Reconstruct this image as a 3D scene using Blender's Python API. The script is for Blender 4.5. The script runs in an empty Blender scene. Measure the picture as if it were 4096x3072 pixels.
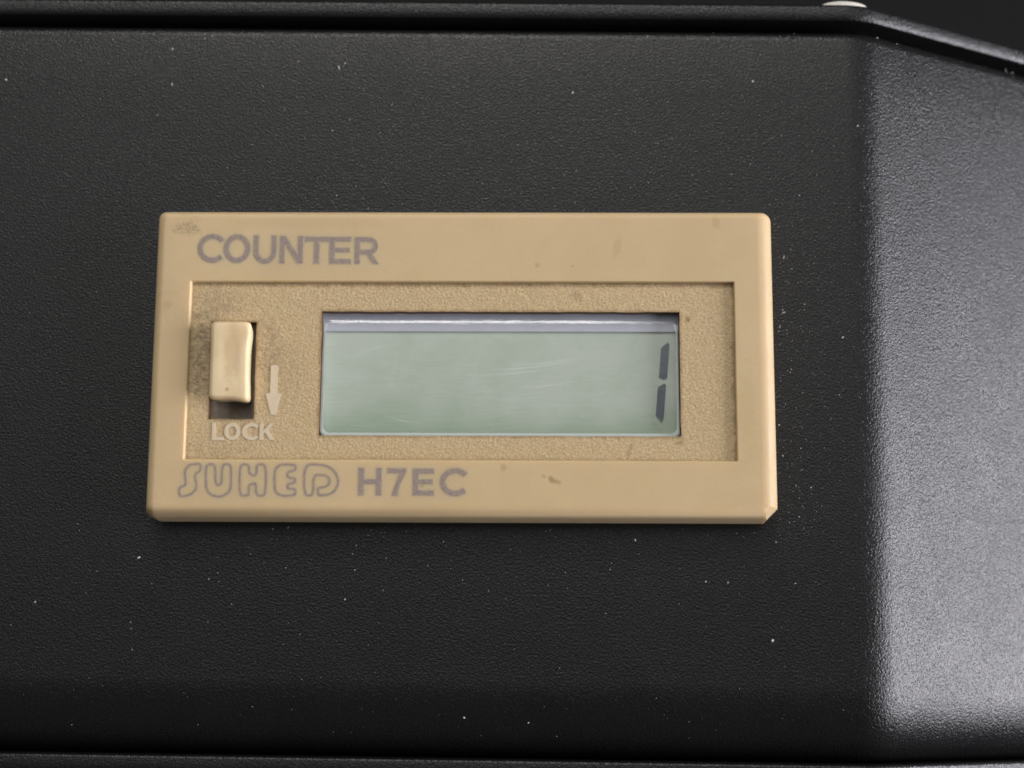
import bpy, bmesh, math, random
from mathutils import Vector, Matrix, noise
random.seed(7)
S = bpy.context.scene
C = S.collection
R = math.radians
# 1 Blender unit = 1 cm
S.unit_settings.system = 'METRIC'
S.unit_settings.scale_length = 0.01

# ------------------------------------------------------------------ camera
cd = bpy.data.cameras.new('camera'); cam = bpy.data.objects.new('camera', cd); C.objects.link(cam)
cam.location = (0.551039, -2.158154, 12.129391)
cam.rotation_euler = (0.172243, 0.01248, 0.004993)
cd.sensor_width = 36.0; cd.lens = 36.0 * 6200 / 4096
cd.clip_start = 0.1; cd.clip_end = 2000
cd.dof.use_dof = True; cd.dof.focus_distance = 12.0; cd.dof.aperture_fstop = 0.28
S.camera = cam

# ------------------------------------------------------------------ world and lamps (an indoor close-up)
w = bpy.data.worlds.new('World'); S.world = w; w.use_nodes = True
bg = w.node_tree.nodes['Background']; bg.inputs['Color'].default_value = (0.92, 0.95, 1.0, 1); bg.inputs['Strength'].default_value = 1.0
# a dim room: dark floor and walls, paler ceiling
_n = w.node_tree.nodes; _l = w.node_tree.links
_tc = _n.new('ShaderNodeTexCoord'); _sp = _n.new('ShaderNodeSeparateXYZ'); _rp = _n.new('ShaderNodeValToRGB')
_l.new(_tc.outputs['Generated'], _sp.inputs[0]); _l.new(_sp.outputs['Z'], _rp.inputs[0]); _l.new(_rp.outputs[0], bg.inputs['Color'])
_rp.color_ramp.elements[0].position = 0.0; _rp.color_ramp.elements[0].color = (.05, .05, .05, 1)
_rp.color_ramp.elements[1].position = 0.85; _rp.color_ramp.elements[1].color = (.10, .10, .105, 1)
_e = _rp.color_ramp.elements.new(0.45); _e.color = (.10, .10, .105, 1)
def lamp(name, loc, target, sx, sy, radiance, col):
    d = bpy.data.lights.new(name, 'AREA'); d.shape = 'RECTANGLE'; d.size = sx; d.size_y = sy
    d.energy = radiance * math.pi * sx * sy; d.color = col
    o = bpy.data.objects.new(name, d); C.objects.link(o); o.location = loc
    o.rotation_euler = (Vector(target) - Vector(loc)).to_track_quat('-Z', 'Y').to_euler()
    return o
lamp('ceiling_light', (-8, 132, 118), (0, 0, 0), 52, 44, 14.0, (1.0, 0.97, 0.93))
lamp('bright_ceiling', (0, 78, 150), (0, 0, 0), 230, 125, 1.16, (1.0, 0.985, 0.95))
lamp('room_window', (150, -14, 40), (0, 0, 0), 92, 64, 20.5, (0.95, 0.93, 1.0))
S.view_settings.view_transform = 'Standard'; S.view_settings.look = 'None'
S.cycles.filter_width = 1.8
S.view_settings.exposure = 0.0; S.view_settings.gamma = 1.0

# ------------------------------------------------------------------ node helpers
class NT:
    def __init__(s, name):
        s.m = bpy.data.materials.new(name); s.m.use_nodes = True
        s.t = s.m.node_tree; s.n = s.t.nodes; s.p = s.n['Principled BSDF']; s.out = s.n['Material Output']
        s.co = s.n.new('ShaderNodeTexCoord').outputs['Object']
    def link(s, a, b): s.t.links.new(a, b)
    def put(s, v, sock):
        if isinstance(v, bpy.types.NodeSocket): s.link(v, sock)
        elif isinstance(v, tuple) and sock.type == 'RGBA' and len(v) == 3: sock.default_value = (*v, 1)
        else: sock.default_value = v
    def noise(s, scale, detail=2.0, rough=0.5, vec=None, dist=0.0):
        n = s.n.new('ShaderNodeTexNoise'); s.link(vec or s.co, n.inputs['Vector'])
        n.inputs['Scale'].default_value = scale; n.inputs['Detail'].default_value = detail
        n.inputs['Roughness'].default_value = rough; n.inputs['Distortion'].default_value = dist
        return n.outputs['Fac']
    def math(s, op, a, b=0.0, c=None, clamp=False):
        n = s.n.new('ShaderNodeMath'); n.operation = op; n.use_clamp = clamp
        s.put(a, n.inputs[0]); s.put(b, n.inputs[1])
        if c is not None: s.put(c, n.inputs[2])
        return n.outputs[0]
    def ramp(s, v, a, b, lo=0.0, hi=1.0):
        n = s.n.new('ShaderNodeMapRange'); n.interpolation_type = 'SMOOTHSTEP'
        s.put(v, n.inputs['Value'])
        for k, x in (('From Min', a), ('From Max', b), ('To Min', lo), ('To Max', hi)): n.inputs[k].default_value = x
        return n.outputs['Result']
    def mix(s, f, a, b):
        n = s.n.new('ShaderNodeMix'); n.data_type = 'RGBA'
        s.put(f, n.inputs[0]); s.put(a, n.inputs[6]); s.put(b, n.inputs[7])
        return n.outputs[2]
    def spot(s, x, y, r, sx=1.0, sy=1.0, rot=0.0, wob=0.5):
        # soft stain round (x, y), edge broken by noise
        m = s.n.new('ShaderNodeMapping'); m.vector_type = 'TEXTURE'
        m.inputs['Location'].default_value = (x, y, 0); m.inputs['Rotation'].default_value = (0, 0, rot)
        m.inputs['Scale'].default_value = (r * sx, r * sy, 1e3)
        s.link(s.co, m.inputs['Vector'])
        l = s.n.new('ShaderNodeVectorMath'); l.operation = 'LENGTH'; s.link(m.outputs[0], l.inputs[0])
        d = s.math('ADD', l.outputs['Value'], s.math('MULTIPLY', s.math('SUBTRACT', s.noise(22, 3), 0.5), wob * 2))
        return s.ramp(d, 1.0, 0.35)
    def bump(s, h, strength, distance):
        b = s.n.new('ShaderNodeBump'); s.put(h, b.inputs['Height'])
        b.inputs['Strength'].default_value = strength; b.inputs['Distance'].default_value = distance
        s.link(b.outputs[0], s.p.inputs['Normal'])
    def set(s, **k):
        for a, v in k.items(): s.put(v, s.p.inputs[a.replace('_', ' ')])
    def sep(s):
        n = s.n.new('ShaderNodeSeparateXYZ'); s.link(s.co, n.inputs[0]); return n.outputs

# ------------------------------------------------------------------ materials
def mat_black(name='black_plastic', bumpd=0.0046, k=1.0):
    t = NT(name)
    g1 = t.noise(58, 1.5, 0.6, None, .3); g2 = t.noise(95, 1.0, 0.5)
    h = t.math('ADD', t.math('MULTIPLY', g1, 1.1), t.math('MULTIPLY', g2, 0.35))
    c = t.mix(t.noise(1.3, 3), (0.0042*k, 0.0042*k, 0.0044*k), (0.0066*k, 0.0066*k, 0.0068*k))
    c = t.mix(t.ramp(t.noise(75, 1.0), 0.35, 0.8), c, (0.010*k, 0.010*k, 0.0103*k))
    t.set(Base_Color=c, Roughness=t.ramp(t.noise(1.1, 5, .65, None, 1.5), 0.3, 0.7, 0.26, 0.325)); t.p.inputs['Specular IOR Level'].default_value = 0.36
    t.bump(h, 1.0, bumpd)
    return t.m
BEIGE = (0.55, 0.425, 0.243)
def mat_bezel():
    t = NT('aged_beige_plastic')
    c = t.mix(t.ramp(t.noise(1.6, 4, 0.6), 0.3, 0.7), (0.580, 0.434, 0.248), (0.615, 0.465, 0.268))
    c = t.mix(t.ramp(t.noise(60, 2), 0.62, 0.78, 0, 0.10), c, (0.36, 0.27, 0.17))
    brown = (0.30, 0.20, 0.085)
    for x, y, r, sx, sy, ro, a in [(0.588, .835, .03, 1, 1, 0, .35), (.862, .826, .018, 1, 1, 0, .3), (.334, -.758, .035, 1, 1.2, 0, .35),
            (.64, -.824, .022, 1, 1, 0, .35), (.70, -.85, .04, 1.2, .75, -.6, .65), (.748, -.868, .03, 1.2, .8, -.2, .4), (-.291, -.894, .022, 1, 1, 0, .45),
            (1.985, 1.18, .05, .8, 1.3, .1, .22), (1.21, .98, .12, .35, 1.0, -.25, .18), (-2.30, .51, .06, 1, .8, .4, .20), (-2.31, .60, .08, 1.4, .5, 0, .08),
            (-2.2, 1.18, .22, .8, .5, .2, .10), (2.2, -.3, .35, .25, 1.4, 0, .10), (-1.2, 1.17, .5, 1.6, .12, 0, .08)]:
        c = t.mix(t.math('MULTIPLY', t.spot(x, y, r, sx, sy, ro), a), c, brown)
    # rubbed patch by the upper left corner, speckled
    p = t.math('MULTIPLY', t.spot(-2.175, 1.125, .13, 1.15, .62, 0, .35), t.ramp(t.noise(70, 2), 0.38, 0.62, .15, 1))
    c = t.mix(t.math('MULTIPLY', p, .55), c, (0.22, 0.165, 0.09))
    t.set(Base_Color=c, Roughness=t.ramp(t.noise(9, 3), 0.3, 0.7, 0.46, 0.58))
    t.p.inputs['Subsurface Weight'].default_value = 0.6
    t.p.inputs['Subsurface Radius'].default_value = (1.0, 0.6, 0.2); t.p.inputs['Subsurface Scale'].default_value = 0.11
    t.p.inputs['Specular IOR Level'].default_value = 0.4
    t.bump(t.noise(34, 3), 0.25, 0.004)
    return t.m
# face: recessed plate, edges of its rectangle used for the dirt that has gathered along the step
FX0, FX1, FY0, FY1 = -2.118, 2.118, -0.702, 0.702
def mat_face():
    t = NT('grained_beige_plastic')
    g = t.noise(58, 2.5, 0.6); g2 = t.noise(15, 2)
    c = t.mix(t.ramp(g, 0.34, 0.66), (0.46, 0.33, 0.165), (0.605, 0.462, 0.272))
    c = t.mix(t.ramp(g2, 0.35, 0.7, 0, .25), c, (0.47, 0.33, 0.165))
    x, y, z = t.sep()
    n = t.math('MULTIPLY', t.math('SUBTRACT', t.noise(11, 4, 0.7), 0.45), 0.10)
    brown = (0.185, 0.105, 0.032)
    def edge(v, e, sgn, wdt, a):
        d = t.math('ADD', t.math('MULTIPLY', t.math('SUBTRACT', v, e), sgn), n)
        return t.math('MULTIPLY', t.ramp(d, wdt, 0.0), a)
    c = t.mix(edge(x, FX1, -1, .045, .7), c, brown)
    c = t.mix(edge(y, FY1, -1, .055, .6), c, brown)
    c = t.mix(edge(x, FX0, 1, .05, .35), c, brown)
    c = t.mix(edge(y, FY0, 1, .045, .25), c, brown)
    # grime rubbed in round the slide switch
    gr = (0.215, 0.16, 0.09)
    sp = t.ramp(t.noise(30, 2, .6), .3, .68, .25, 1)
    for a in ((-2.03, .10, .34, .40, 1.25, 0, .85), (-1.95, .52, .30, 1.0, .6, 0, .45), (-1.52, .18, .22, .7, 1.4, 0, .50), (-1.42, -.02, .3, .9, 1.2, 0, .28), (-1.9, -.62, .25, 1.6, .4, 0, .22)):
        c = t.mix(t.math('MULTIPLY', t.math('MULTIPLY', t.spot(*a[:6]), a[6]), sp), c, gr)
    for a in ((1.76, .41, .03, 1, 1, 0, .6), (1.68, -.56, .035, 1.4, .8, 0, .45), (1.30, -.62, .10, .25, 1, -.35, .3), (.9, .6, .05, 1, 1, 0, .3)):
        c = t.mix(t.math('MULTIPLY', t.spot(*a[:6]), a[6]), c, brown)
    # dirt caught at the rim of the two openings
    for (a0, a1, b0, b1, k_) in ((-1.096, 1.694, -.510, .469, .55), (-1.953, -1.601, -.383, .383, .6)):
        dx = t.math('SUBTRACT', t.math('ABSOLUTE', t.math('SUBTRACT', x, (a0 + a1) / 2)), (a1 - a0) / 2)
        dy = t.math('SUBTRACT', t.math('ABSOLUTE', t.math('SUBTRACT', y, (b0 + b1) / 2)), (b1 - b0) / 2)
        dd = t.math('ADD', t.math('MAXIMUM', dx, dy), t.math('MULTIPLY', n, .45))
        c = t.mix(t.math('MULTIPLY', t.ramp(dd, .030, 0.0), k_), c, brown)
    t.set(Base_Color=c, Roughness=0.55)
    t.p.inputs['Subsurface Weight'].default_value = 0.2
    t.p.inputs['Subsurface Radius'].default_value = (1.0, 0.55, 0.18); t.p.inputs['Subsurface Scale'].default_value = 0.04
    t.bump(t.math('ADD', t.noise(52, 2, .55), t.math('MULTIPLY', g2, .6)), 0.7, 0.0085)
    return t.m
def mat_plain(name, col, rough=0.5, nz=0.0, scale=20, spec=0.5, bump=0.0):
    t = NT(name)
    c = col
    if nz: c = t.mix(t.noise(scale, 3, .6), tuple(v * (1 - nz) for v in col), tuple(v * (1 + nz) for v in col))
    t.set(Base_Color=c, Roughness=rough); t.p.inputs['Specular IOR Level'].default_value = spec
    if bump: t.bump(t.noise(scale * 1.7, 2), 0.6, bump)
    return t.m
def mat_knob():
    t = NT('ivory_switch_plastic')
    c = t.mix(t.ramp(t.noise(3.0, 2), 0.35, .65), (0.70, 0.535, 0.31), (0.77, 0.62, 0.385))
    c = t.mix(t.math('MULTIPLY', t.spot(-1.76, .12, .2, .45, 1.6, 0, .3), .40), c, (0.56, 0.35, 0.16))
    c = t.mix(t.math('MULTIPLY', t.spot(-1.787, -.176, .022, 1, 1, 0, .3), .7), c, (0.50, 0.27, 0.07))
    t.set(Base_Color=c, Roughness=0.42)
    t.p.inputs['Subsurface Weight'].default_value = 0.4
    t.p.inputs['Subsurface Radius'].default_value = (1.0, 0.6, 0.25); t.p.inputs['Subsurface Scale'].default_value = 0.06
    return t.m
def mat_ink(name, k):
    t = NT(name)
    a = t.ramp(t.noise(45, 3, .65), 0.30, 0.75)
    ink = t.mix(t.noise(16, 2), (0.215, 0.165, 0.185), (0.235, 0.195, 0.18))
    c = t.mix(t.math('MULTIPLY_ADD', a, 0.35, 1 - k), ink, BEIGE)
    t.set(Base_Color=c, Roughness=0.6); t.p.inputs['Specular IOR Level'].default_value = .3
    return t.m
def mat_lcd():
    t = NT('liquid_crystal_glass')
    x, y, z = t.sep()
    c = t.mix(t.ramp(t.noise(2.1, 4, .65, None, .6), .32, .68), (0.37, 0.425, 0.34), (0.44, 0.475, 0.41))
    c = t.mix(t.ramp(t.noise(150, 1), .4, .7, 0, .35), c, (0.35, 0.405, 0.335))
    d = t.math('ADD', y, t.math('MULTIPLY', t.math('SUBTRACT', t.noise(2.2, 3), .5), .5))
    c = t.mix(t.ramp(d, -.12, -.48, 0, .65), c, (0.25, 0.33, 0.225))      # greener, darker lower edge: the display's reflection gradient put into its colour
    t.set(Base_Color=c, Roughness=0.45)
    return t.m
def mat_clear(name, haze, hcol, rough, scratch=False):
    m = bpy.data.materials.new(name); m.use_nodes = True
    t = m.node_tree; n = t.nodes; n.remove(n['Principled BSDF'])
    tr = n.new('ShaderNodeBsdfTransparent'); tr.inputs[0].default_value = (.96, .975, .965, 1)
    gl = n.new('ShaderNodeBsdfGlossy'); gl.inputs['Roughness'].default_value = rough
    df = n.new('ShaderNodeBsdfDiffuse'); df.inputs[0].default_value = (*hcol, 1)
    fr = n.new('ShaderNodeFresnel'); fr.inputs[0].default_value = 1.58
    a = n.new('ShaderNodeMixShader'); b = n.new('ShaderNodeMixShader')
    t.links.new(tr.outputs[0], a.inputs[1]); t.links.new(df.outputs[0], a.inputs[2])
    if scratch:
        co = n.new('ShaderNodeTexCoord'); mp = n.new('ShaderNodeMapping'); mp.inputs['Scale'].default_value = (2.0, 9, 1); mp.inputs['Rotation'].default_value = (0, 0, .06)
        nz = n.new('ShaderNodeTexNoise'); nz.inputs['Scale'].default_value = 3; nz.inputs['Detail'].default_value = 5
        t.links.new(co.outputs['Object'], mp.inputs[0]); t.links.new(mp.outputs[0], nz.inputs['Vector'])
        mr = n.new('ShaderNodeMapRange'); mr.inputs[1].default_value = .45; mr.inputs[2].default_value = .75; mr.inputs[3].default_value = haze * .5; mr.inputs[4].default_value = haze * 2.5
        t.links.new(nz.outputs['Fac'], mr.inputs[0]); t.links.new(mr.outputs[0], a.inputs[0])
        bu = n.new('ShaderNodeBump'); bu.inputs['Strength'].default_value = .5; bu.inputs['Distance'].default_value = .0015
        mp2 = n.new('ShaderNodeMapping'); mp2.inputs['Scale'].default_value = (3, 75, 1); mp2.inputs['Rotation'].default_value = (0, 0, -.03); t.links.new(co.outputs['Object'], mp2.inputs[0])
        nz2 = n.new('ShaderNodeTexNoise'); nz2.inputs['Scale'].default_value = 1.6; nz2.inputs['Detail'].default_value = 3; t.links.new(mp2.outputs[0], nz2.inputs['Vector'])
        t.links.new(nz2.outputs['Fac'], bu.inputs['Height'])
        for q in (gl, fr): t.links.new(bu.outputs[0], q.inputs['Normal'])
    else: a.inputs[0].default_value = haze
    ge = n.new('ShaderNodeNewGeometry'); iv = n.new('ShaderNodeMath'); iv.operation = 'SUBTRACT'; iv.inputs[0].default_value = 1; t.links.new(ge.outputs['Backfacing'], iv.inputs[1])
    mu = n.new('ShaderNodeMath'); mu.operation = 'MULTIPLY'; t.links.new(fr.outputs[0], mu.inputs[0]); t.links.new(iv.outputs[0], mu.inputs[1])
    t.links.new(mu.outputs[0], b.inputs[0]); t.links.new(a.outputs[0], b.inputs[1]); t.links.new(gl.outputs[0], b.inputs[2])
    t.links.new(b.outputs[0], n['Material Output'].inputs[0])
    return m
M_black = mat_black(); M_rim = mat_black('black_rim_plastic', 0.005, 1.4)
M_bezel = mat_bezel(); M_face = mat_face(); M_knob = mat_knob()
M_ink = mat_ink('faded_violet_print', 0.95); M_ink2 = mat_ink('thin_violet_print', 0.92)
M_soft = mat_ink('ink_bleed', 0.42)
M_emb = mat_plain('worn_raised_plastic', (0.63, 0.52, 0.365), .5, .08, 25)
M_lcd = mat_lcd(); M_seg = mat_plain('dark_segment', (0.022, 0.034, 0.058), .4, .15, 40)
M_sur = mat_plain('grey_display_surround', (0.40, 0.40, 0.47), .5, .15, 8)
M_pane = mat_clear('clear_window_plastic', .026, (.75, .8, .8), .06, True)
M_edge = mat_clear('pane_glint_and_scratch', .75, (.80, .87, .86), .12)  # whitish rim: bright line of light painted onto the pane edge; also colours scratches
M_slot = mat_plain('grey_slot_floor', (0.25, 0.205, 0.15), .55, .4, 14, .5, .006)
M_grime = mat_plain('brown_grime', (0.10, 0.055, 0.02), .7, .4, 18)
M_dust = mat_plain('pale_dust', (0.62, 0.60, 0.54), .8)
M_white = mat_plain('white_rubber', (0.78, 0.74, 0.67), .5, .03, 8)
M_table = mat_plain('dark_table_laminate', (0.009, 0.009, 0.0095), .8, .2, .5, .12)

# ------------------------------------------------------------------ object helpers
def link_mesh(name, me, mat, parent=None):
    o = bpy.data.objects.new(name, me); C.objects.link(o)
    if mat and not me.materials: me.materials.append(mat)
    if parent: o.parent = parent
    return o
def mesh(name, verts, faces, mat, parent=None, smooth=False, angle=None):
    me = bpy.data.meshes.new(name); me.from_pydata([tuple(v) for v in verts], [], faces); me.update()
    bm = bmesh.new(); bm.from_mesh(me); bmesh.ops.recalc_face_normals(bm, faces=bm.faces)
    if angle is not None:
        for f in bm.faces: f.smooth = True
        for e in bm.edges:
            if len(e.link_faces) == 2 and e.calc_face_angle(0) > R(angle): e.smooth = False
    bm.to_mesh(me); bm.free()
    if smooth:
        for p in me.polygons: p.use_smooth = True
    return link_mesh(name, me, mat, parent)
def thing(name, label, cat, loc=(0, 0, 0), rz=0.0):
    o = bpy.data.objects.new(name, None); C.objects.link(o); o.location = loc; o.rotation_euler = (0, 0, rz)
    o.empty_display_size = 0.5; o['label'] = label; o['category'] = cat
    return o
def loop(x0, x1, y0, y1, r, z, n=5, cham=()):
    # closed rectangle loop, counter-clockwise from lower left; r = corner radii (LL, LR, UR, UL); chamfered corners listed in cham
    out = []
    for i, (cx, cy, a0) in enumerate(((x0, y0, 180), (x1, y0, 270), (x1, y1, 0), (x0, y1, 90))):
        rr = r[i]; sx = 1 if i in (0, 3) else -1; sy = 1 if i in (0, 1) else -1
        ox, oy = cx + sx * rr, cy + sy * rr
        P = [(ox + rr * math.cos(R(a0 + 90 * k / (n - 1))), oy + rr * math.sin(R(a0 + 90 * k / (n - 1)))) for k in range(n)]
        if i in cham:
            a, b = P[0], P[-1]
            P = [(a[0] + (b[0] - a[0]) * k / (n - 1), a[1] + (b[1] - a[1]) * k / (n - 1)) for k in range(n)]
        out += [(x, y, z) for x, y in P]
    return out
def loft(loops, cap_first=False, cap_last=False):
    n = len(loops[0]); V = [v for l in loops for v in l]; F = []
    for k in range(len(loops) - 1):
        for i in range(n):
            j = (i + 1) % n; F.append((k * n + i, k * n + j, (k + 1) * n + j, (k + 1) * n + i))
    if cap_first: F.append(tuple(range(n))[::-1])
    if cap_last: F.append(tuple((len(loops) - 1) * n + i for i in range(n)))
    return V, F

# ------------------------------------------------------------------ tabletop far below
mesh('tabletop', [(-90, -90, -5), (90, -90, -5), (90, 90, -5), (-90, 90, -5), (-90, -90, -7), (90, -90, -7), (90, 90, -7), (-90, 90, -7)],
     [(0, 1, 2, 3), (7, 6, 5, 4), (0, 4, 5, 1), (1, 5, 6, 2), (2, 6, 7, 3), (3, 7, 4, 0)], M_table)['kind'] = 'structure'

# ------------------------------------------------------------------ machine housing
hous = thing('machine_housing', 'black grained plastic machine housing with sloping right shoulder and raised rims', 'housing', (0, 0, 0), R(-0.5))
X_A, X_B, SL = 3.08, 3.41, math.tan(R(30))
def g(x):
    if x <= X_A: return 0.0
    if x < X_B: return -SL * (x - X_A) ** 2 / (2 * (X_B - X_A))
    return -SL * (x - X_B) - SL * (X_B - X_A) / 2
XS = [-7.0, -5, -3, -1, 1, 2.4, 2.9] + [X_A + (X_B - X_A) * k / 14 for k in range(15)] + [3.7, 4, 4.5, 5, 5.6, 6.4, 7.2]
def sweep(name, prof, mat, parent, angle=40):
    n = len(prof); V = []; F = []
    for x in XS: V += [(x, y, g(x) + z) for y, z in prof]
    for k in range(len(XS) - 1):
        for i in range(n):
            j = (i + 1) % n; F.append((k * n + i, k * n + j, (k + 1) * n + j, (k + 1) * n + i))
    F.append(tuple(range(n))); F.append(tuple((len(XS) - 1) * n + i for i in range(n))[::-1])
    return mesh(name, V, F, mat, parent, angle=angle)
def arc(cy, cz, ry, rz, a0, a1, n): return [(cy + ry * math.cos(R(a0 + (a1 - a0) * k / n)), cz + rz * math.sin(R(a0 + (a1 - a0) * k / n))) for k in range(n + 1)]
# top panel: broad round towards the front, tight round at the rear
prof = [(-2.955, -1.2)] + arc(-2.36, -0.42, 0.595, 0.42, 180, 90, 20) + [(-1.2, 0.0), (0, 0.0), (1.4, 0.0), (2.4, 0.0)] + arc(2.85, -0.10, 0.10, 0.10, 90, 0, 8) + [(2.95, -1.2)]
sweep('top_panel', prof, M_black, hous)
# rear rim and front rim of the lower shell, standing just outside the seam
prof = [(3.034, -1.6)] + arc(3.100, -0.012, 0.066, 0.024, 180, 90, 9) + [(3.11, 0.012)] + arc(3.135, -0.06, 0.05, 0.072, 90, 0, 7) + [(3.20, -1.6)]
sweep('rear_rim', prof, M_rim, hous)
prof = [(-3.30, -1.6)] + arc(-3.04, -0.22, 0.10, 0.115, 180, 90, 7) + arc(-2.985, -0.125, 0.02, 0.02, 90, 0, 4) + [(-2.962, -1.6)]
sweep('front_rim', prof, M_rim, hous)
sweep('seam_floor', [(2.945, -0.9), (3.04, -0.9), (3.04, -1.0), (2.945, -1.0)], M_rim, hous)
# white rounded nub on the back of the rear rim
V = []; nn = 14
pts = [(0.205 * math.cos(math.pi * k / nn), 0.062 * math.sin(math.pi * k / nn)) for k in range(nn + 1)]
o_ = [[(3.13 + a * s_, 3.236 + max(0, b) * s_ if b > 1e-6 else 3.19, z_) for a, b in pts] for s_, z_ in ((1, -.42), (1, -.25), (.96, -.215), (.86, -.20))]
V, F = loft(o_, True, True)
mesh('rear_nub', V, F, M_white, hous, angle=50)['label'] = 'white rounded nub behind the rear rim'

# ------------------------------------------------------------------ the counter
cnt = thing('tally_counter', 'aged beige rectangular counter module with small display set in the black panel', 'counter')
ZT, ZF, ZP, ZL = 0.35, 0.312, 0.268, 0.212      # bezel top, face plate, window pane top, display glass
rc = (.075, .085, .075, .065); ch = (1,)
L = [loop(-2.428, 2.436, -1.152, 1.288, rc, 0.004, 6, ch), loop(-2.420, 2.430, -1.143, 1.285, rc, 0.245, 6, ch),
     loop(-2.413, 2.424, -1.134, 1.281, rc, 0.272, 6, ch), loop(-2.398, 2.395, -1.110, 1.266, [q * .8 for q in rc], 0.318, 6, ch),
     loop(-2.378, 2.362, -1.090, 1.250, [q * .6 for q in rc], 0.340, 6, ch), loop(-2.352, 2.325, -1.068, 1.232, [q * .4 for q in rc], ZT - .001, 6, ch), loop(-2.335, 2.30, -1.045, 1.21, [q * .3 for q in rc], ZT, 6, ch),
     loop(-2.14, 2.138, -0.722, 0.720, [.012] * 4, ZT, 6),
     loop(-2.128, 2.126, -0.710, 0.708, [.012] * 4, ZT, 6), loop(-2.120, 2.1185, -0.7025, 0.702, [.010] * 4, ZT - .009, 6),
     loop(-2.114, 2.114, -0.698, 0.698, [.008] * 4, ZF - .02, 6)]
V, F = loft(L, True, False)
bez = mesh('bezel', V, F, M_bezel, cnt, angle=32)
# face plate: grid of cells with two openings (display window, switch slot)
WX0, WX1, WY0, WY1 = -1.096, 1.694, -0.510, 0.469
SX0, SX1, SY0, SY1 = -1.953, -1.601, -0.383, 0.383
xs = [FX0, SX0, SX1, WX0, WX1, FX1]; ys = [FY0, WY0, SY0, SY1, WY1, FY1]
vid = {}; V = []; F = []
def vv(x, y, z):
    k = (round(x, 5), round(y, 5), round(z, 5))
    if k not in vid: vid[k] = len(V); V.append(k)
    return vid[k]
def sub(a):  # finer steps so that the worn opening edges can wander a little
    o = []
    for p, q in zip(a, a[1:]):
        m = max(1, round((q - p) / 0.05)); o += [p + (q - p) * k / m for k in range(m)]
    return o + [a[-1]]
XX, YY = sub(xs), sub(ys)
def hole(x, y): return (WX0 < x < WX1 and WY0 < y < WY1) or (SX0 < x < SX1 and SY0 < y < SY1)
for i in range(len(XX) - 1):
    for j in range(len(YY) - 1):
        a, b, c, d = XX[i], XX[i + 1], YY[j], YY[j + 1]
        if not hole((a + b) / 2, (c + d) / 2): F.append((vv(a, c, ZF), vv(b, c, ZF), vv(b, d, ZF), vv(a, d, ZF)))
me_n = len(F)
for (h0, h1, k0, k1) in ((WX0, WX1, WY0, WY1), (SX0, SX1, SY0, SY1)):
    hx = [x for x in XX if h0 - 1e-6 <= x <= h1 + 1e-6]; hy = [y for y in YY if k0 - 1e-6 <= y <= k1 + 1e-6]
    ring = [(x, k0) for x in hx] + [(h1, y) for y in hy[1:]] + [(x, k1) for x in hx[::-1][1:]] + [(h0, y) for y in hy[::-1][1:-1]]
    for p, q in zip(ring, ring[1:] + ring[:1]):
        F.append((vv(*p, ZF), vv(*q, ZF), vv(*q, ZF - .16), vv(*p, ZF - .16)))
def wob(v):
    x, y, z = v
    on = any(h0 - 1e-4 < x < h1 + 1e-4 and k0 - 1e-4 < y < k1 + 1e-4 for h0, h1, k0, k1 in ((WX0, WX1, WY0, WY1), (SX0, SX1, SY0, SY1)))
    if not on: return v
    d = noise.noise_vector(Vector((x * 9, y * 9, 0))) * 0.0045
    return (x + d.x, y + d.y, z)
V = [wob(v) for v in V]
face = mesh('face_plate', V, F, M_face, cnt)
face.data.materials.append(M_grime)
for p in face.data.polygons:
    if abs(p.normal.z) < .5: p.material_index = 1
# display
sur = mesh('display_surround', *loft([loop(-1.13, 1.73, -.55, .52, [.02] * 4, ZL - .06), loop(-1.13, 1.73, -.55, .52, [.02] * 4, ZL - .004)], True, True), M_sur, cnt)
bar = mesh('display_surround', *loft([loop(-1.10, 1.70, .328, .475, [.004] * 4, ZL + .001), loop(-1.10, 1.70, .328, .475, [.004] * 4, ZP - .040), loop(-1.10, 1.70, .330, .475, [.004] * 4, ZP - .038)], True, True), M_sur, cnt)
lcd = mesh('display_glass', *loft([loop(-1.085, 1.685, -.505, .348, [.02] * 4, ZL - .003), loop(-1.085, 1.685, -.505, .348, [.02] * 4, ZL)], True, True), M_lcd, cnt)
def up(p): return (.55 + (p[0] - .55) * 1.0, -2.16 + (p[1] + 2.16) * 1.0)
for sg in ([(1.6074, .2466), (1.6222, .2304), (1.6013, -.0324), (1.5774, -.0459), (1.5379, -.028), (1.5564, .2013)],
           [(1.5788, -.079), (1.5918, -.0924), (1.5702, -.3537), (1.5541, -.383), (1.5099, -.3316), (1.5282, -.1087)]):
    q = [up(p) for p in sg]
    mesh('digit_segment', *loft([[(x, y, ZL + .009) for x, y in q], [(x, y, ZL + .011) for x, y in q]], True, True), M_seg, lcd)
# clear window with rounded edges
e = .004
DROP = [0.0]
for _k in range(100):
    _t = (_k + .5) / 100
    _a = 17 * _t / .3 if _t < .3 else 17 + 2.5 * (_t - .3) / .42 if _t < .72 else 19.5 + 26 * (_t - .72) / .28
    DROP.append(DROP[-1] + math.tan(R(_a)) * .104 / 100)
def pane_loop(t):
    # t = 0 flat top ... 1 outer rim; wide gentle round along the upper edge, narrow lip elsewhere
    P = loop(WX0 + e + .022 * (1 - t), WX1 - e - .022 * (1 - t), WY0 + e + .024 * (1 - t), WY1 - e - .104 * (1 - t), [.05] * 4, 0, 6)
    return [(x, y, ZP - (DROP[round(t * 100)] if i >= 12 else .006 * t * t)) for i, (x, y, z) in enumerate(P)]
pl = [loop(WX0 + e, WX1 - e, WY0 + e, WY1 - e, [.05] * 4, ZL + .01, 6), [(x, y, z - .012) for x, y, z in pane_loop(1)]]
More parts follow.
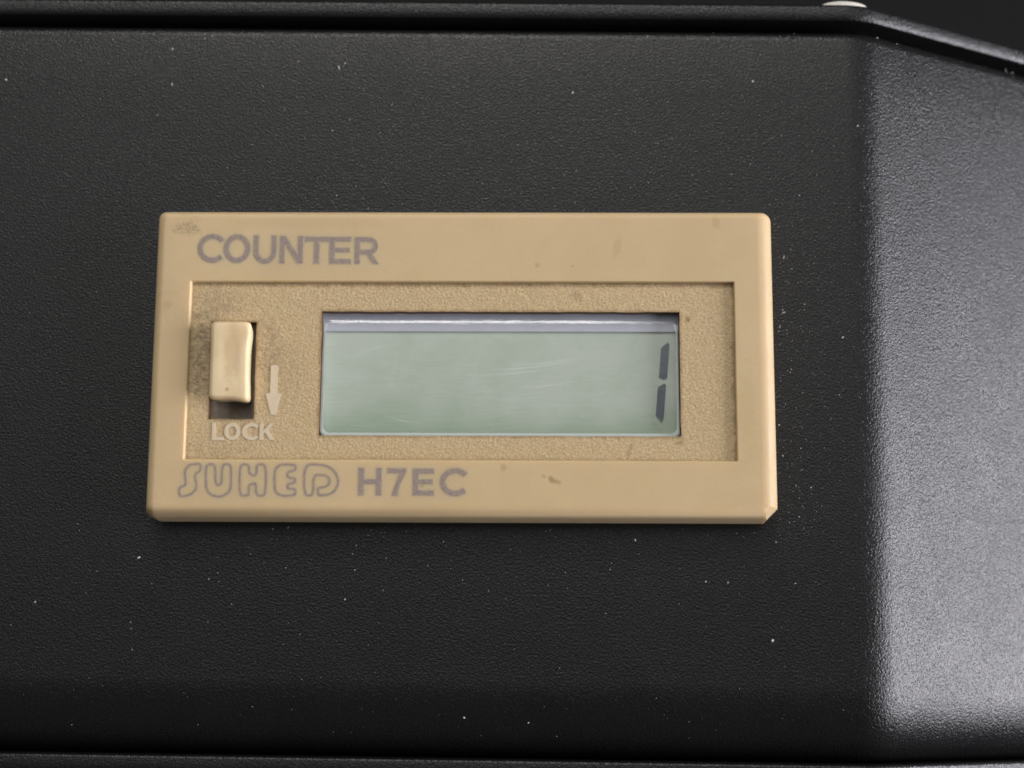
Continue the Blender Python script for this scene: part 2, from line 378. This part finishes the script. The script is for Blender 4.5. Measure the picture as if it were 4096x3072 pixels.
pl += [pane_loop(t) for t in (1, .95, .9, .85, .8, .75, .7, .6, .5, .4, .35, .3, .2, .1, 0)]
V, F = loft(pl, False, True)
pane = mesh('window_pane', V, F, M_pane, cnt, angle=40)
if max(pane.data.polygons, key=lambda p: p.area).normal.z < 0: pane.data.flip_normals()
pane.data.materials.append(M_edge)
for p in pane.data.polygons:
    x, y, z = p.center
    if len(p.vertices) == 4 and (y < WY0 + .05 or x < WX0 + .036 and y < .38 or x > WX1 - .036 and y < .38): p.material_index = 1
# hairline scratches worn into the window
V = []; F = []
def hair(x0, y0, x1, y1, sag, wd):
    n = 10
    b = len(V)
    for k in range(n + 1):
        t = k / n; x = x0 + (x1 - x0) * t; y = y0 + (y1 - y0) * t - sag * 4 * t * (1 - t); ww = wd * math.sin(math.pi * min(max(t, .04), .96))
        V.extend([(x, y - ww, ZP + .0012), (x, y + ww, ZP + .0012)])
    for k in range(n): F.append((b + 2 * k, b + 2 * k + 2, b + 2 * k + 3, b + 2 * k + 1))
for a in ((.15, .02, .98, .12, .03, .0016), (.35, .06, 1.0, .15, .03, .0012), (.0, -.03, .8, .05, .02, .0010), (.42, -.12, .95, -.05, .02, .0010), (-.9, .1, -.5, .22, -.02, .001), (.62, .33, .76, .20, .0, .001), (-.62, -.33, -.3, -.4, .02, .001), (1.0, -.2, 1.2, -.12, .0, .0009)): hair(*a)
scr = mesh('scratches', V, F, M_edge, pane); scr['kind'] = 'stuff'
# switch: slot floor and slider
mesh('switch_slot', *loft([loop(SX0 - .03, SX1 + .03, SY0 - .03, SY1 + .03, [.02] * 4, ZF - .15), loop(SX0 - .03, SX1 + .03, SY0 - .03, SY1 + .03, [.02] * 4, ZF - .095)], True, True), M_slot, cnt)
KO = [(-1.930, -.225), (-1.922, -.243), (-1.90, -.250), (-1.85, -.251), (-1.78, -.249), (-1.73, -.254), (-1.68, -.262), (-1.648, -.264), (-1.627, -.256), (-1.619, -.235), (-1.620, -.20), (-1.624, -.15), (-1.630, -.10), (-1.633, 0),
      (-1.633, .10), (-1.630, .17), (-1.622, .22), (-1.616, .26), (-1.616, .30), (-1.622, .330), (-1.636, .350), (-1.66, .360), (-1.75, .362), (-1.88, .362), (-1.915, .358), (-1.930, .342), (-1.933, .31), (-1.932, .2), (-1.931, 0), (-1.930, -.15)]
KO = [(-1.627 + (x + 1.627) * .6 if x > -1.64 else x, y) for x, y in KO]
kc = (-1.77, .05)
def ko(inset, z):
    return [(kc[0] + (x - kc[0]) * (1 - inset / .165), kc[1] + (y - kc[1]) * (1 - inset / .31), z) for x, y in KO]
kl = [ko(.012, ZF - .07), ko(.010, ZF + .02), ko(.004, .38)]
for k in range(0, 6):
    a = R(90 * k / 5); kl.append(ko(.035 * (1 - math.cos(a)), .418 + .040 * math.sin(a)))
for sc_, zz in ((.6, .4555), (.25, .453)): kl.append([(kc[0] + (x - kc[0]) * sc_, kc[1] + (y - kc[1]) * sc_, zz) for x, y, z in ko(.035, 0)])
V, F = loft(kl, True, True)
mesh('slide_switch', V, F, M_knob, cnt, angle=75)

# ------------------------------------------------------------------ lettering
class Glyphs:
    def __init__(s): s.V = []; s.F = []
    def poly(s, pts, z0, z1):
        n = len(pts); b = len(s.V)
        s.V += [(x, y, z0) for x, y in pts] + [(x, y, z1) for x, y in pts]
        s.F.append(tuple(b + n + i for i in range(n)))
        for i in range(n): j = (i + 1) % n; s.F.append((b + i, b + j, b + n + j, b + n + i))
    def ribbon(s, pts, wd, z0, z1, closed=False):
        n = len(pts); Lf = []; Rt = []
        for i, p in enumerate(pts):
            a = pts[i - 1] if (closed or i > 0) else p; c = pts[(i + 1) % n] if (closed or i < n - 1) else p
            d1 = Vector((p[0] - a[0], p[1] - a[1])); d2 = Vector((c[0] - p[0], c[1] - p[1]))
            if d1.length < 1e-9: d1 = d2
            if d2.length < 1e-9: d2 = d1
            d1.normalize(); d2.normalize(); t = (d1 + d2); t = t.normalized() if t.length > 1e-6 else d1
            k = min(1 / max(.3, t.dot(d1)), 1.6); nx, ny = -t.y * wd / 2 * k, t.x * wd / 2 * k
            Lf.append((p[0] + nx, p[1] + ny)); Rt.append((p[0] - nx, p[1] - ny))
        m = n if closed else n - 1
        b = len(s.V)
        for q in (Lf, Rt): s.V += [(x, y, z1) for x, y in q]
        for q in (Lf, Rt): s.V += [(x, y, z0) for x, y in q]
        for i in range(m):
            j = (i + 1) % n
            s.F += [(b + i, b + n + i, b + n + j, b + j), (b + i, b + j, b + 2 * n + j, b + 2 * n + i), (b + n + i, b + 3 * n + i, b + 3 * n + j, b + n + j)]
        if not closed:
            for i in (0, n - 1): s.F.append((b + i, b + n + i, b + 3 * n + i, b + 2 * n + i))
    def letter(s, ch, x0, x1, y1, y0, w, z0, z1, lean=0.0):
        # y1 top, y0 bottom
        W, H = x1 - x0, y1 - y0; cx = (x0 + x1) / 2; cy = (y0 + y1) / 2; k = lambda P: [(x + lean * (y - y0) / H, y) for x, y in P]
        P_ = lambda P: s.poly(k(P), z0, z1)
        Rb = lambda P, c=False: s.ribbon(k(P), w, z0, z1, c)
        el = lambda a: (cx + (W - w) / 2 * math.cos(R(a)), cy + (H - w) / 2 * math.sin(R(a)))
        if ch == 'O': Rb([el(a) for a in range(0, 360, 10)], True)
        elif ch == 'C':
            rx = (W - w / 2) / (1 + math.cos(R(38)))
            ccx = x0 + w / 2 + rx
            Rb([(ccx + rx * math.cos(R(a)), cy + (H - w) / 2 * math.sin(R(a))) for a in range(38, 323, 9)])
        elif ch == 'U':
            r = (W - w) / 2; ry = H * .34
            Rb([(x0 + w / 2, y1), (x0 + w / 2, (y1 + y0) / 2)] + [(cx + r * math.cos(R(a)), y0 + w / 2 + ry + ry * math.sin(R(a))) for a in range(180, 361, 12)] + [(x1 - w / 2, (y1 + y0) / 2), (x1 - w / 2, y1)])
        elif ch == 'N': P_([(x0, y0), (x0 + w, y0), (x0 + w, y1 - w * 1.75), (x1 - w * 1.1, y0), (x1, y0), (x1, y1), (x1 - w, y1), (x1 - w, y0 + w * 1.75), (x0 + w * 1.1, y1), (x0, y1)])
        elif ch == 'T': P_([(cx - w / 2, y0), (cx + w / 2, y0), (cx + w / 2, y1 - w), (x1, y1 - w), (x1, y1), (x0, y1), (x0, y1 - w), (cx - w / 2, y1 - w)])
        elif ch == 'E':
            m = cy + .01 * H; hw = w * .46
            P_([(x0, y0), (x1, y0), (x1, y0 + w * .95), (x0 + w, y0 + w * .95), (x0 + w, m - hw), (x1 - W * .06, m - hw), (x1 - W * .06, m + hw), (x0 + w, m + hw), (x0 + w, y1 - w * .95), (x1, y1 - w * .95), (x1, y1), (x0, y1)])
        elif ch == 'H':
            P_([(x0, y0), (x0 + w, y0), (x0 + w, cy - w * .48), (x1 - w, cy - w * .48), (x1 - w, y0), (x1, y0), (x1, y1), (x1 - w, y1), (x1 - w, cy + w * .48), (x0 + w, cy + w * .48), (x0 + w, y1), (x0, y1)])
        elif ch == 'L': P_([(x0, y0), (x1, y0), (x1, y0 + w), (x0 + w, y0 + w), (x0 + w, y1), (x0, y1)])
        elif ch == '7': P_([(x0, y1), (x0, y1 - w * .95), (x1 - w * 1.25, y1 - w * .95), (x0 + W * .42, y0 + H * .38), (x0 + W * .24, y0), (x0 + W * .24 + w * 1.05, y0), (x0 + W * .66, y0 + H * .42), (x1, y1 - w * .7), (x1, y1)])
        elif ch == 'K':
            P_([(x0, y0), (x0 + w, y0), (x0 + w, y0 + H * .34), (x0 + w * 1.5, y0 + H * .46), (x1 - w * 1.25, y0), (x1, y0), (x0 + w * 2.25, y0 + H * .60), (x1 - w * .1, y1), (x1 - w * 1.3, y1), (x0 + w, y0 + H * .54), (x0 + w, y1), (x0, y1)])
        elif ch == 'R':
            P_([(x0, y0), (x0 + w, y0), (x0 + w, y1), (x0, y1)])
            ym = y0 + H * .44; rr = (y1 - w / 2 - ym) / 2; ex = x1 - w * .75 - rr
            Rb([(x0 + w, y1 - w / 2), (ex, y1 - w / 2)] + [(ex + rr * math.cos(R(a)), ym + rr + rr * math.sin(R(a))) for a in range(75, -76, -15)] + [(ex, ym), (x0 + w, ym)])
            t = ym - w / 2 - .0004
            P_([(x0 + W * .48, t), (x1 - w * 1.2, y0), (x1, y0), (x0 + W * .48 + w * 1.15, t)])
    def build(s, name, mat, parent, label, bleed=None):
        V, F = list(s.V), list(s.F); n = len(F)
        if bleed: F += [tuple(i + len(V) for i in f) for f in bleed.F]; V += bleed.V
        o = mesh(name, V, F, mat, parent); o['label'] = label
        if bleed:                                                  # the ink has bled a little: a paler fringe under the stroke
            o.data.materials.append(M_soft)
            for p in o.data.polygons[n:]: p.material_index = 1
        return o
def chaikin(P, n=2):
    for _ in range(n):
        Q = []
        for a, b in zip(P, P[1:] + P[:1]):
            Q += [(a[0] * .8 + b[0] * .2, a[1] * .8 + b[1] * .2), (a[0] * .2 + b[0] * .8, a[1] * .2 + b[1] * .8)]
        P = Q
    return P
z0, z1 = ZT - .004, ZT + .0018; zb = ZT + .0008
G = Glyphs(); B = Glyphs()
for ch_, b in (('C', (-2.078, 1.079, -1.888, .850)), ('O', (-1.873, 1.077, -1.667, .849)), ('U', (-1.639, 1.068, -1.461, .842)), ('N', (-1.432, 1.064, -1.253, .846)),
               ('T', (-1.235, 1.058, -1.052, .845)), ('E', (-1.040, 1.057, -.876, .843)), ('R', (-.842, 1.055, -.655, .842))):
    G.letter(ch_, b[0], b[2], b[1], b[3], .036, z0, z1); B.letter(ch_, b[0] - .007, b[2] + .007, b[1] + .007, b[3] - .007, .052, z0, zb)
G.build('lettering', M_ink, bez, 'faded violet word COUNTER printed near the top edge', B)
G = Glyphs(); B = Glyphs()
for P in ([(-2.141, -.985), (-2.147, -.924), (-2.1, -.903), (-2.096, -.877), (-2.111, -.797), (-2.077, -.747), (-2.022, -.738), (-1.986, -.74), (-1.988, -.791), (-2.019, -.809), (-2.03, -.835), (-2.013, -.888), (-2.014, -.93), (-2.048, -.968), (-2.1, -.987)],
          [(-1.949, -.74), (-1.874, -.742), (-1.869, -.873), (-1.859, -.897), (-1.841, -.902), (-1.821, -.888), (-1.822, -.74), (-1.751, -.74), (-1.748, -.92), (-1.766, -.958), (-1.803, -.982), (-1.844, -.991), (-1.891, -.978), (-1.925, -.953), (-1.941, -.912)],
          [(-1.686, -.741), (-1.616, -.741), (-1.613, -.807), (-1.582, -.828), (-1.558, -.819), (-1.555, -.74), (-1.485, -.74), (-1.48, -.979), (-1.553, -.979), (-1.559, -.887), (-1.586, -.887), (-1.612, -.902), (-1.609, -.98), (-1.682, -.98)],
          [(-1.383, -.744), (-1.344, -.739), (-1.258, -.743), (-1.26, -.784), (-1.308, -.794), (-1.32, -.809), (-1.32, -.827), (-1.307, -.842), (-1.258, -.848), (-1.258, -.876), (-1.306, -.888), (-1.316, -.9), (-1.316, -.915), (-1.304, -.927), (-1.253, -.93), (-1.255, -.976), (-1.333, -.981), (-1.382, -.973), (-1.41, -.943), (-1.419, -.843), (-1.414, -.779)],
          [(-1.192, -.74), (-1.061, -.741), (-1.0, -.759), (-.954, -.799), (-.93, -.85), (-.93, -.893), (-.953, -.938), (-.992, -.969), (-1.049, -.976), (-1.079, -.975), (-1.082, -.918), (-1.032, -.913), (-1.006, -.899), (-.991, -.869), (-1.004, -.838), (-1.038, -.82), (-1.12, -.82), (-1.116, -.978), (-1.185, -.978)]):
    G.ribbon(chaikin(P, 2), .0140, z0, z1, True); B.ribbon(chaikin(P, 2), .0255, z0, zb, True)
G.build('lettering', M_ink2, bez, 'thin violet outline letters SUHED printed at lower left', B)
G = Glyphs(); B = Glyphs()
for ch_, b in (('H', (-.773, -.767, -.600, -.974)), ('7', (-.553, -.768, -.411, -.976)), ('E', (-.358, -.770, -.199, -.973)), ('C', (-.150, -.765, .040, -.978))):
    G.letter(ch_, b[0], b[2], b[1], b[3], .038, z0, z1); B.letter(ch_, b[0] - .007, b[2] + .007, b[1] + .007, b[3] - .007, .053, z0, zb)
G.build('lettering', M_ink, bez, 'faded violet code H7EC printed at the bottom', B)
def dn(p): return (.551 + (p[0] - .551) * 1.005, -2.158 + (p[1] + 2.158) * 1.005)
z0, z1 = ZF - .01, ZF + .006
G = Glyphs()
for ch_, b in (('L', (-1.907, -.422, -1.818, -.559)), ('O', (-1.812, -.423, -1.692, -.557)), ('C', (-1.676, -.424, -1.556, -.558)), ('K', (-1.540, -.425, -1.427, -.556))):
    a, c = dn(b[:2]), dn(b[2:]); G.letter(ch_, a[0], c[0], a[1], c[1], .027, z0, z1)
G.build('lettering', M_emb, face, 'pale raised word LOCK below the switch')
G = Glyphs(); G.poly([dn(p) for p in ((-1.470, .029), (-1.418, .029), (-1.414, -.191), (-1.382, -.194), (-1.426, -.361), (-1.458, -.361), (-1.502, -.195), (-1.469, -.191))], z0, z1)
G.build('arrow_mark', M_emb, face, 'pale raised arrow pointing down')

# ------------------------------------------------------------------ dust on the panel
V = []; F = []
ca, sa = math.cos(R(-0.5)), math.sin(R(-0.5))
def surf(x, y):
    lx, ly = x * ca + y * sa, -x * sa + y * ca
    z = g(lx)
    if ly < -2.36: z -= .42 * (1 - math.sqrt(max(0, 1 - ((ly + 2.36) / .595) ** 2)))
    return z
def speck(x, y, a, b, ang, h):
    z = surf(x, y) + .001; n = len(V); c, s_ = math.cos(ang), math.sin(ang)
    for u, v, q in ((-a, -b * random.uniform(.3, 1), 0), (a * random.uniform(.5, 1), -b, 0), (a, b * random.uniform(.3, 1), 0), (-a * random.uniform(.3, 1), b, 0), (random.uniform(-.3, .3) * a, 0, h)):
        V.append((x + u * c - v * s_, y + u * s_ + v * c, z + q))
    F.extend([(n, n + 1, n + 4), (n + 1, n + 2, n + 4), (n + 2, n + 3, n + 4), (n + 3, n, n + 4)])
def inside(x, y): return -2.45 < x < 2.45 and -1.17 < y < 1.31
def rnd(x, y, k=1.0):
    if inside(x, y) or y < -2.85 or y > 2.9: return
    r = k * min(.0008 * math.exp(random.gauss(0.35, .55)), .0065)
    if random.random() < .10: speck(x, y, r * 3.2, r * .35, random.uniform(0, 6.3), r * .5)
    else: speck(x, y, r, r * random.uniform(.5, 1), random.uniform(0, 6.3), r)
for _ in range(1400): rnd(random.uniform(-4.2, 4.9), random.uniform(-2.8, 2.9))
for _ in range(800): rnd(2.45 + abs(random.gauss(0, .33)), random.uniform(-1.3, 1.5))
for _ in range(950): rnd(random.uniform(-1.8, 3.0), 1.31 + abs(random.gauss(0, .55)))
for _ in range(300): rnd(random.uniform(-2.2, 2.8), -1.17 - abs(random.gauss(0, .35)))
for _ in range(260): rnd(random.uniform(-4.2, 4.9), 2.86 + random.gauss(0, .03), 1.5)
for x, y, a, b, an in ((2.406, -2.051, .012, .008, .8), (.032, -2.646, .008, .008, 0), (.874, 2.381, .009, .006, .7), (2.35, 2.479, .008, .008, .3), (-2.436, 2.76, .009, .006, 2.4), (-2.426, 2.449, .012, .005, 1.8),
                       (-3.804, 2.492, .010, .007, 2.2), (-2.521, -1.433, .012, .006, .5), (1.355, -1.281, .006, .010, .3), (2.569, .99, .013, .003, 1.4), (-1.053, 2.597, .018, .003, 1.8), (3.02, .335, .010, .005, 1.0),
                       (-3.315, -1.781, .009, .004, .4), (2.558, .537, .012, .003, .3), (2.55, .56, .010, .002, 1.5), (1.9, -1.6, .006, .005, 0), (-.9, -1.75, .006, .004, 1), (3.2, 2.1, .008, .004, .6)):
    speck(x, y, a, b, an, min(a, b))
d = mesh('dust', V, F, M_dust)
d['kind'] = 'stuff'; d['label'] = 'pale specks of dust and lint scattered over the black panel'
